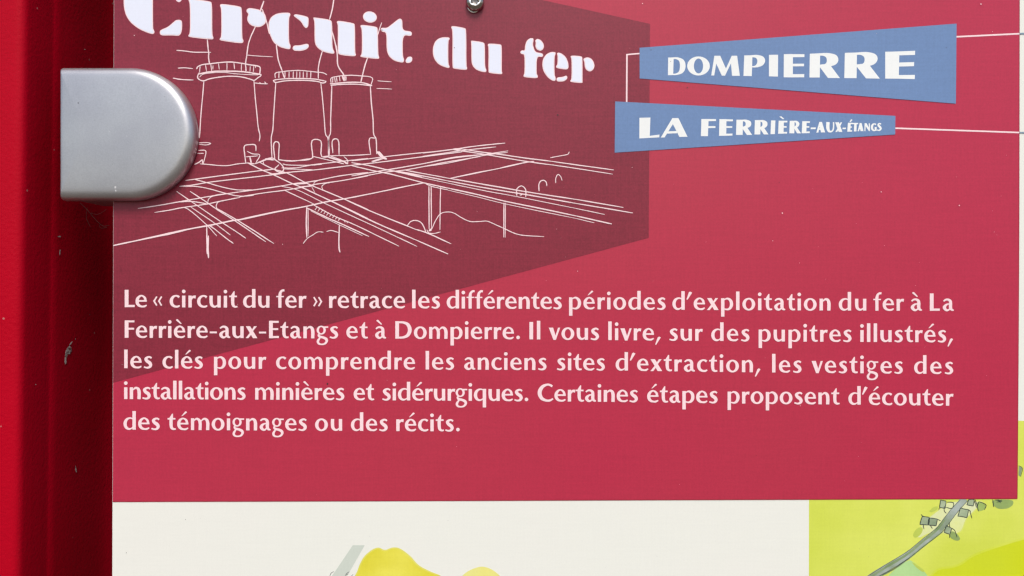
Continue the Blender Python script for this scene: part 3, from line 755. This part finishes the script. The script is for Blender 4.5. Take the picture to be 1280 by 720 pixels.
rail += strokes(370, 140, [(10, [(-20, 494), (160, 465)]), (10, [(265, 450), (340, 440), (560, 435), (750, 425)]), (16, [(320, 450), (500, 505)]), (9, [(340, 440), (470, 490), (510, 520), (520, 490), (480, 445)]), (20, [(830, 400), (890, 470)]), (11, [(770, 500), (880, 465)]), (10, [(172, 445), (400, 500), (480, 520)]), (16, [(470, 490), (520, 520)])])
flat("railway_drawing", rail, 10, M_text, board)

# ------------------------------------------------------------------ the two blue name banners with their lettering
f5, f6, f7, f8 = V8(820, 50), V8(990, 40), V8(790, 120), V8(950, 120)
b1 = flat("name_banner", [[(799.3, 60), (1195.2, 29.8), (1194.3, 129.8), (799.4, 98.3)]], 11, M_blue, board, merge=False)
b1['label'] = "longer blue banner reading DOMPIERRE"
b2 = flat("name_banner", [[(768.8, 127), (1118.8, 145), (1118.5, 168.3), (768.2, 191)]], 11, M_blue, board, merge=False)
b2['label'] = "lower blue banner reading LA FERRIÈRE-AUX-ÉTANGS"

def T(f, polys): return [f(p) for p in polys]
dom = []
dom += T(f5, [[(120, 178), (175, 177), (170, 353), (118, 354)]] + ring([(150, 177), (215, 176), (275, 202), (294, 262), (272, 325), (210, 351), (150, 353)], [(150, 195), (198, 194), (228, 212), (238, 262), (226, 318), (196, 337), (150, 340)]))
dom += T(f5, ering(423, 262, 113, 95, 46, 74, 36))
dom += T(f5, [[(582, 160), (640, 160), (697, 288), (755, 160), (809, 160), (836, 361), (758, 360), (747, 236), (688, 359), (656, 359), (600, 238), (580, 357), (550, 357)]])
dom += T(f5, [[(880, 156), (962, 156), (955, 363), (872, 362)]] + ring([(940, 155), (1010, 152), (1070, 170), (1089, 208), (1070, 250), (1020, 273), (945, 277)], [(940, 176), (975, 176), (1000, 185), (1011, 214), (1000, 248), (978, 262), (945, 264)]))
dom += T(f5, [[(1127, 151), (1218, 150), (1216, 368), (1127, 366)]])
dom += T(f6, [[(-84, 224), (6, 223), (5, 456), (-86, 455)], [(0, 224), (121, 224), (121, 253), (0, 255)], [(0, 320), (117, 319), (117, 345), (0, 346)], [(0, 424), (119, 423), (119, 455), (0, 456)]])
dom += T(f6, [[(175, 220), (278, 215), (274, 457), (171, 457)]] + ring([(265, 215), (370, 214), (443, 238), (460, 282), (440, 322), (380, 346), (270, 352)], [(265, 240), (305, 240), (336, 256), (345, 284), (336, 314), (308, 328), (265, 328)]) + [[(272, 330), (310, 325), (382, 338), (476, 463), (356, 462), (276, 354)]])
dom += T(f6, [[(525, 211), (646, 208), (642, 464), (519, 463)]] + ring([(630, 208), (760, 204), (836, 230), (852, 272), (830, 315), (770, 341), (640, 347)], [(630, 232), (684, 232), (714, 250), (722, 280), (712, 312), (684, 326), (640, 326)]) + [[(640, 328), (700, 320), (772, 336), (874, 468), (736, 466), (644, 350)]])
dom += T(f6, [[(928, 200), (1070, 197), (1063, 469), (928, 468)], [(1060, 197), (1227, 190), (1226, 232), (1060, 236)], [(1060, 308), (1217, 303), (1216, 344), (1060, 348)], [(1060, 433), (1225, 431), (1223, 473), (1060, 469)]])
flat("lettering", dom, 12, M_white, b1)

laf = []
laf += T(f7, [[(73, 220), (183, 217), (176, 400), (273, 387), (272, 415), (72, 426)]])
laf += T(f7, [[(402, 223), (462, 222), (553, 409), (472, 411), (402, 272)], [(402, 223), (424, 256), (324, 416), (286, 417)], [(352, 355), (445, 352), (450, 374), (345, 378)]])
laf += T(f7, [[(692, 232), (764, 232), (757, 403), (687, 403)], [(755, 232), (838, 233), (838, 252), (755, 254)], [(755, 303), (832, 303), (832, 321), (755, 323)]])
laf += T(f7, [[(872, 233), (942, 233), (940, 399), (868, 400)], [(935, 234), (1007, 236), (1007, 254), (935, 255)], [(935, 303), (1000, 304), (1000, 320), (935, 321)], [(935, 379), (1003, 377), (1002, 397), (935, 399)]])
def Rr(f, x0, y0, x1, y1, stem, bx, byb, ix, iy0, iy1):
    return T(f, [[(x0 + 4, y0), (x0 + stem + 3, y0), (x0 + stem, y1), (x0, y1)]] +
      ring([(x0 + stem - 8, y0), (x0 + stem + (bx - x0 - stem) * .45, y0), (bx - 6, y0 + (byb - y0) * .22), (bx, y0 + (byb - y0) * .5), (bx - 8, y0 + (byb - y0) * .78), (x0 + stem + (bx - x0 - stem) * .5, byb), (x0 + stem - 8, byb + 2)],
           [(x0 + stem - 8, iy0), (x0 + stem + (ix - x0 - stem) * .4, iy0), (ix - 3, iy0 + (iy1 - iy0) * .2), (ix, (iy0 + iy1) / 2), (ix - 3, iy0 + (iy1 - iy0) * .8), (x0 + stem + (ix - x0 - stem) * .4, iy1), (x0 + stem - 8, iy1)]) +
      [[(x0 + stem - 3, iy1 + 4), (bx - (bx - x0) * .28, byb - 8), (x1, y1), (x1 - stem * .8, y1), (x0 + stem - 3, byb + 4)]])
laf += Rr(f7, 1038, 239, 1199, 391, 66, 1190, 322, 1134, 256, 306)
laf += Rr(f8, -58, 243, 82, 386, 58, 72, 324, 22, 259, 308)
laf += T(f8, [[(108, 246), (151, 246), (146, 382), (102, 383)]])
laf += T(f8, [[(184, 249), (236, 249), (232, 378), (178, 379)], [(228, 249), (271, 249), (270, 266), (228, 267)], [(228, 303), (263, 303), (263, 318), (228, 319)], [(228, 361), (268, 360), (267, 377), (228, 378)], [(190, 208), (210, 205), (240, 231), (226, 235)]])
laf += Rr(f8, 290, 250, 408, 375, 50, 391, 318, 357, 265, 304)
laf += T(f8, [[(420, 254), (463, 254), (460, 373), (414, 374)], [(456, 254), (497, 255), (496, 270), (456, 271)], [(456, 304), (490, 304), (490, 318), (456, 318)], [(456, 357), (495, 356), (494, 372), (456, 373)], [(503, 317), (554, 316), (553, 333), (503, 334)]])
laf += T(f8, [[(588, 261), (616, 261), (648, 366), (606, 366), (592, 300)], [(590, 261), (600, 288), (580, 367), (560, 368)], [(576, 325), (618, 324), (622, 338), (574, 340)]])
laf += T(f8, ribbon([(676, 262, 33), (676, 325, 32), (688, 354, 24), (706, 358, 15), (722, 348, 14), (731, 322, 13), (732, 263, 13)]))
laf += T(f8, [[(748, 265), (786, 264), (820, 361), (783, 361)], [(802, 265), (818, 265), (792, 316), (768, 362), (750, 362), (778, 310)], [(822, 319), (856, 318), (856, 332), (822, 333)]])
laf += T(f8, [[(876, 269), (904, 269), (899, 358), (869, 359)], [(898, 269), (921, 269), (920, 282), (898, 283)], [(898, 307), (914, 306), (914, 318), (898, 319)], [(898, 345), (918, 344), (917, 357), (898, 358)], [(892, 258), (904, 261), (921, 241), (908, 234)]])
laf += T(f8, [[(920, 271), (978, 271), (978, 284), (920, 284)], [(938, 275), (963, 275), (961, 355), (936, 356)]])
laf += T(f8, [[(992, 272), (1012, 272), (1031, 353), (1002, 353), (992, 300)], [(994, 272), (1001, 292), (986, 354), (972, 354)], [(984, 324), (1010, 323), (1012, 334), (982, 335)]])
laf += T(f8, [[(1042, 274), (1062, 274), (1084, 318), (1084, 275), (1095, 275), (1095, 352), (1084, 352), (1052, 302), (1051, 353), (1040, 353)]])
laf += T(f8, ribbon([(1156, 288, 15), (1142, 280, 12), (1126, 286, 17), (1115, 312, 22), (1124, 340, 18), (1142, 347, 12), (1156, 340, 13)]) + [rect(1143, 312, 1163, 350)])
laf += T(f8, ribbon([(1206, 284, 13), (1194, 277, 12), (1182, 282, 16), (1180, 296, 20), (1194, 310, 22), (1203, 326, 20), (1196, 341, 15), (1184, 346, 12), (1168, 340, 12)]))
flat("lettering", laf, 12, M_white, b2)

# ------------------------------------------------------------------ the map and the watercolour drawing at the foot
mp = V8(1060, 600, 5.818)
mo = flat("map_drawing", [[(1011.2, 620), (1266, 618), (1268.2, 526), (2000, 526), (2000, 1100), (1010.6, 1100)]], 1, M_lime, board, merge=False)
flat("map_patch", [chaikin(mp([(560, 800), (620, 640), (800, 620), (900, 540), (1100, 470), (1280, 415), (1700, 330), (1700, 800)]), 3)], 1.5, M_mid, mo)
flat("map_patch", [inset(chaikin(mp([(560, 800), (620, 640), (800, 620), (900, 540), (1100, 470), (1280, 415), (1700, 330), (1700, 800)]), 3), 2.6)], 2.0, M_lime2, mo)
flat("map_patch", [chaikin(mp([(575, 400), (520, 430), (480, 410), (540, 300), (660, 210), (720, 150), (860, 150), (1010, 145), (900, 250), (860, 290), (835, 370), (790, 400), (720, 400), (640, 380)]), 3)], 2.2, M_haloed, mo)
flat("map_patch", [inset(chaikin(mp([(575, 400), (520, 430), (480, 410), (540, 300), (660, 210), (720, 150), (860, 150), (1010, 145), (900, 250), (860, 290), (835, 370), (790, 400), (720, 400), (640, 380)]), 3), 1.6)], 2.6, M_pale, mo)
flat("map_patch", [chaikin(mp([(250, 800), (280, 698), (440, 575), (480, 600), (560, 665), (640, 800)]), 2)], 2.2, M_mint, mo)
flat("map_patch", [chaikin(mp([(480, 420), (470, 395), (500, 350), (545, 340), (540, 380), (510, 415)]), 2), chaikin(mp([(455, 590), (490, 610), (560, 660), (545, 672), (500, 640)]), 2), chaikin(mp([(585, 230), (620, 195), (655, 190), (650, 215), (610, 235)]), 2)], 2.9, print_mat("olive_wash", (0.50, 0.60, 0.10), 0.02), mo)
flat("map_road", ribbon(mp([(60, 790, 60), (200, 690, 58), (430, 545, 46), (560, 445, 44), (650, 375, 46), (720, 290, 50), (775, 220, 48), (850, 135, 52)])), 3.6, M_road, mo)
flat("map_road_edge", pen(mp([(60, 765), (215, 672), (300, 618), (430, 540), (540, 448), (640, 366), (700, 292)]), 3.0, 5, 0.12) + pen(mp([(180, 725), (330, 650), (440, 572), (560, 474), (690, 374)]), 1.6, 5, 0.1), 3.9, M_moss_dark, mo)
flat("map_patch", [chaikin(mp(L), 2) for L in (
  [(1040, 142), (1200, 142), (1203, 178), (1165, 207), (1100, 212), (1062, 192)], [(750, 365), (798, 392), (818, 432), (792, 444), (738, 420)], [(942, 150), (1003, 180), (992, 217), (945, 229), (935, 190)])], 3.6, M_moss, mo)
houses = [[(540, 262), (590, 270), (580, 327), (522, 322)], [(592, 275), (650, 284), (640, 332), (585, 327)], [(672, 146), (712, 152), (706, 206), (664, 200)], [(816, 203), (876, 215), (864, 274), (798, 262)], [(714, 330), (753, 350), (740, 394), (698, 380)], [(878, 142), (918, 142), (910, 188), (864, 180)]]
for h_ in houses:
    flat("map_house", [mp(h_)], 4.4, M_house, mo, merge=False)
flat("map_house", [[(1273.4, 582.4), (1277.6, 585), (1275.4, 595.5), (1273.0, 594)]], 4.4, M_house, mo, merge=False)
ink = []
for h_ in houses:
    L = h_ + [h_[0]]
    for a, b in zip(L, L[1:]):
        ink += pen(mp([a, ((a[0] + b[0]) / 2 + random.uniform(-2, 2), (a[1] + b[1]) / 2 + random.uniform(-2, 2)), b]), 0.95, 3)
for a in ([(545, 322), (552, 356)], [(598, 330), (612, 352)], [(532, 250), (545, 268)], [(700, 190), (700, 225), (714, 242)], [(720, 160), (766, 166), (756, 206), (712, 198)], [(885, 222), (900, 278)], [(876, 215), (890, 228)],
          [(735, 310), (740, 345)], [(748, 348), (772, 362), (792, 415)], [(740, 392), (738, 420)], [(650, 285), (672, 296)], [(950, 160), (940, 190), (948, 226)], [(955, 158), (1003, 180), (992, 215)], [(915, 145), (935, 200)], [(925, 145), (945, 205)],
          [(1052, 142), (1058, 195)], [(1070, 145), (1120, 152), (1080, 160)], [(1090, 142), (1108, 165)], [(664, 200), (660, 215)]):
    ink += pen(mp(a), 0.95, 4, 0.08)
ink += pen([(1273.2, 582), (1277.8, 585), (1275.6, 595.8)], 0.6, 3)
ink += pen(mp([(140, 700), (300, 600), (430, 520), (540, 430), (640, 350), (700, 275), (760, 200), (815, 145)]), 0.55, 5, 0.08)
ink += pen(mp([(220, 700), (330, 640), (440, 568), (560, 475), (690, 372), (745, 300), (810, 215), (880, 140)]), 0.6, 5, 0.08)
ink += pen(mp([(250, 690), (340, 640), (440, 570)]), 0.5, 5, 0.1)
flat("ink_outline", ink, 5.2, M_ink, mo)

wv = V8(380, 660, 4.267)
flat("watercolour_patch", [wv(chaikin([(275, 256), (298, 190), (320, 150), (365, 112), (400, 102), (430, 120), (470, 102), (510, 105), (568, 148), (610, 200), (680, 235), (740, 256), (900, 420), (150, 420)], 3))], 1, M_yellow_edge, board)
flat("watercolour_patch", [inset(wv(chaikin([(275, 256), (298, 190), (320, 150), (365, 112), (400, 102), (430, 120), (470, 102), (510, 105), (568, 148), (610, 200), (680, 235), (740, 256), (900, 420), (150, 420)], 3)), 1.8)], 1.3, M_yellow, board)
flat("watercolour_patch", [wv(chaikin([(835, 262), (870, 232), (905, 215), (950, 203), (1000, 218), (1050, 256), (1150, 400), (900, 420), (780, 380)], 3))], 1.6, M_yellow2, board)
flat("watercolour_stripe", [wv([(260, 92), (324, 92), (235, 248), (180, 340), (90, 340), (160, 240)])], 0.6, M_sage, board)
sk = []
for a in ([(138, 256), (145, 240), (160, 232)], [(222, 256), (226, 244), (242, 233)], [(252, 256), (262, 248)], [(225, 250), (236, 244)]):
    sk += pen(wv(a), 0.55, 4, 0.05)
flat("pen_mark", sk, 2.4, M_ink, board)

# specks of dust and tiny scratches stuck to the face
def speck_polys(L): return [chaikin([(x + r * random.uniform(.7, 1.2) * math.cos(a), y + r * random.uniform(.7, 1.2) * math.sin(a)) for a in [k * math.pi / 3 for k in range(6)]], 1) for x, y, r in L]
lights = [(353.5, 305.4, .6), (803, 4.8, .7), (1225.5, 5.5, .8), (977.5, 266.5, .9), (965.5, 301, .6), (1198.5, 257, .8), (1101, 240, .7), (722, 339, .6), (168.5, 44.6, .6), (790, 209.5, .4), (1000, 507, .4), (1240, 40, .4), (1242, 290, .4), (999, 328.6, .4), (1105, 307, .4), (1150, 380, .35)]
for _ in range(70): lights.append((random.uniform(150, 1265), random.uniform(5, 620), random.uniform(.12, .3)))
o = flat("dust_speck", speck_polys(lights), 13.5, M_text, board); o['kind'] = 'stuff'
darks = [(697, 143.8, 1.3), (859, 109.7, .8), (813.6, 62.8, .7), (838, 77, .5), (477.5, 37.7, .7), (568, 60, .7), (327.5, 14.5, .7), (973.5, 228, .5), (232.5, 649, .5), (1182, 60, .5), (409.5, 479.5, 1.2), (783.5, 439.5, .6), (632.5, 439.5, .7), (158.5, 690.5, .5)]
for _ in range(50): darks.append((random.uniform(150, 1265), random.uniform(5, 715), random.uniform(.12, .3)))
o = flat("dirt_speck", speck_polys(darks), 14.5, print_mat("dirt", (0.07, 0.03, 0.035), 0.03), board); o['kind'] = 'stuff'

# ------------------------------------------------------------------ the silver bracket
def bracket():
    root = empty("clamp_bracket", W(165, 170, 0))
    tag(root, "silver D-shaped clamp with rounded rim gripping the board's left edge", "clamp")
    xl, yt, yb = 83.0, 87.5, 252.0
    r = (yb - yt) / 2; cy = (yt + yb) / 2; cxr = 249.6 - r
    def outline(ins):
        pts = []
        cr = max(3.0 - ins * 0.3, 0.6)
        L, Tt, B = xl + ins * 0.45, yt + ins, yb - ins
        for k in range(7):
            a = math.pi / 2 * k / 6
            pts.append((L + cr - cr * math.sin(a) if 0 else L + cr - cr * math.cos(a), B - cr + cr * math.sin(a)))
        for k in range(1, 12): pts.append((L + cr + (cxr - L - cr) * k / 12, B))
        for k in range(61):
            a = math.pi / 2 - math.pi * k / 60
            pts.append((cxr + (r - ins) * math.cos(a), cy + (r - ins) * math.sin(a)))
        for k in range(1, 12): pts.append((cxr + (L + cr - cxr) * k / 12, Tt))
        for k in range(7):
            a = math.pi / 2 * k / 6
            pts.append((L + cr - cr * math.sin(a), Tt + cr - cr * math.cos(a)))
        return pts
    hs = 17.4; fr = 11.0
    prof = [(1.2, 0.8), (0.2, 1.8), (0, 3.5), (0, hs - fr)]
    for k in range(1, 9):
        a = math.pi / 2 * k / 8
        prof.append((fr - fr * math.cos(a), hs - fr + fr * math.sin(a)))
    for ins, dh in ((14, .15), (18, .22), (24, .28), (34, .32), (48, .34), (62, .34)): prof.append((ins, hs + dh))
    vs, fs = [], []
    for ins, h in prof:
        o = outline(ins)
        m = len(o)
        vs += [W(x, y, h + 1.6 * (1 - ((y - cy) / r) ** 2) * (h / hs) ** 2) for x, y in o]
    for k in range(len(prof) - 1):
        for i in range(m):
            a, b = k * m + i, k * m + (i + 1) % m
            fs.append([a, b, b + m, a + m])
    fs.append([(len(prof) - 1) * m + i for i in range(m)])
    fs.append([i for i in range(m)][::-1])
    o = link_mesh("bracket_cap", vs, fs, M_silver, root, smooth=True)
    cap_tree = BVHTree.FromPolygons([Vector(v) for v in vs], fs)
    grime, _, gb = nodes_of("dark_grime")
    gb.inputs["Base Color"].default_value = (0.05, 0.045, 0.04, 1); gb.inputs["Roughness"].default_value = 0.9
    pale, _, pb = nodes_of("pale_scuff")
    pb.inputs["Base Color"].default_value = (0.62, 0.62, 0.62, 1); pb.inputs["Roughness"].default_value = 0.6
    hz = hs + 3.0
    k = (924.4 - hz) / 924.4
    for L, m_, nm in (([(97, 128.5, .75), (118, 150, .3), (205, 120, .3), (140, 205, .28), (92, 236, .3), (180, 226, .3), (222, 150, .3)], grime, "grime_speck"),
                      ([(136, 164, .9), (158, 170, .7), (143, 234, 1.5), (143.4, 238, 1.0), (125, 171, .5), (200, 190, .5), (170, 140, .4)], pale, "scuff")):
        for x, y, rr in L:
            poly = chaikin([(CX + (x + rr * random.uniform(.7, 1.2) * math.cos(a) - CX) * k, CY + (y + rr * random.uniform(.8, 1.5) * math.sin(a) - CY) * k) for a in [q * math.pi / 3 for q in range(6)]], 1)
            pts = []
            for px, py in poly:
                hit = cap_tree.ray_cast(Vector(W(px, py, 60)), Vector((0, 1, 0)))[0]
                if hit: pts.append((hit.x, hit.y - 0.00004, hit.z))
            if len(pts) > 2: link_mesh(nm, pts, [list(range(len(pts)))], m_, root)
    # foot of the clamp: a block that stands on the post's channel floor beside the board, and the jaw behind it
    def block(name, x0, y0, x1, y1, h0, h1):
        c = 1.0
        vs = []
        for ins, h in ((0, h0), (0, h1 - c), (c, h1)):
            vs += [W(x, y, h) for x, y in ((x0 + ins, y0 + ins), (x1 - ins, y0 + ins), (x1 - ins, y1 - ins), (x0 + ins, y1 - ins))]
        fs = [[0, 1, 2, 3], [8, 11, 10, 9]]
        for k in range(2):
            for i in range(4):
                a, b = k * 4 + i, k * 4 + (i + 1) % 4
                fs.append([a, a + 4, b + 4, b])
        link_mesh(name, vs, fs, M_silver, root)
    block("foot", 92, 94, 139.5, 250.0, -70, -4)
bracket()

# ------------------------------------------------------------------ the screw at the top edge of the picture
def screw():
    root = empty("screw", W(593.6, 1.0, 1.3))
    tag(root, "small round-headed steel screw with star recess above the word du", "screw")
    cx, cy = 594.0, 4.0
    k = 924.4
    def lathe(name, prof, mat, ccx=cx, ccy=cy, n=40, smooth=True):
        vs, fs = [], []
        for r, h in prof:
            vs += [W(ccx + r * math.cos(a), ccy + r * math.sin(a), h) for a in [2 * math.pi * i / n for i in range(n)]]
        for j in range(len(prof) - 1):
            for i in range(n):
                a, b = j * n + i, j * n + (i + 1) % n
                fs.append([a, b, b + n, a + n])
        fs.append([(len(prof) - 1) * n + i for i in range(n)])
        return link_mesh(name, vs, fs, mat, root, smooth)
    lathe("washer", [(7.0, 1.4), (7.5, 1.8), (7.5, 2.4), (6.6, 3.0), (5.8, 2.6), (0.5, 2.6)], M_bright, 592.0, 9.6)
    # button head: dome down to the recess mouth, then star-shaped walls
    n = 72
    def star(r0, amp): return [r0 + amp * math.cos(6 * 2 * math.pi * i / n) for i in range(n)]
    rows = []
    for r, h in ((10.6, 3.2), (11.3, 3.8), (11.5, 5.0), (11.3, 6.4), (10.6, 7.8), (9.4, 9.2), (8.0, 10.2), (7.2, 10.6)):
        rows.append(([r] * n, h))
    rows.append((star(5.9, .25), 10.9)); rows.append((star(5.0, .75), 10.3)); rows.append((star(4.6, .85), 6.6)); rows.append((star(3.6, .6), 5.6))
    vs, fs = [], []
    for rs, h in rows:
        vs += [W(cx + rs[i] * math.cos(2 * math.pi * i / n + .3), cy + rs[i] * math.sin(2 * math.pi * i / n + .3), h) for i in range(n)]
    for j in range(len(rows) - 1):
        for i in range(n):
            a, b = j * n + i, j * n + (i + 1) % n
            fs.append([a, b, b + n, a + n])
    mesh = link_mesh("head", vs, fs, M_steel, root, True)
    mesh.data.materials.append(M_bright)
    for p in mesh.data.polygons:
        j = p.index // n
        if j in (7, 8): p.material_index = 1
    lathe("star_recess", [(4.6, 5.5), (2.4, 5.3), (1.2, 5.0)], M_pit)
screw()
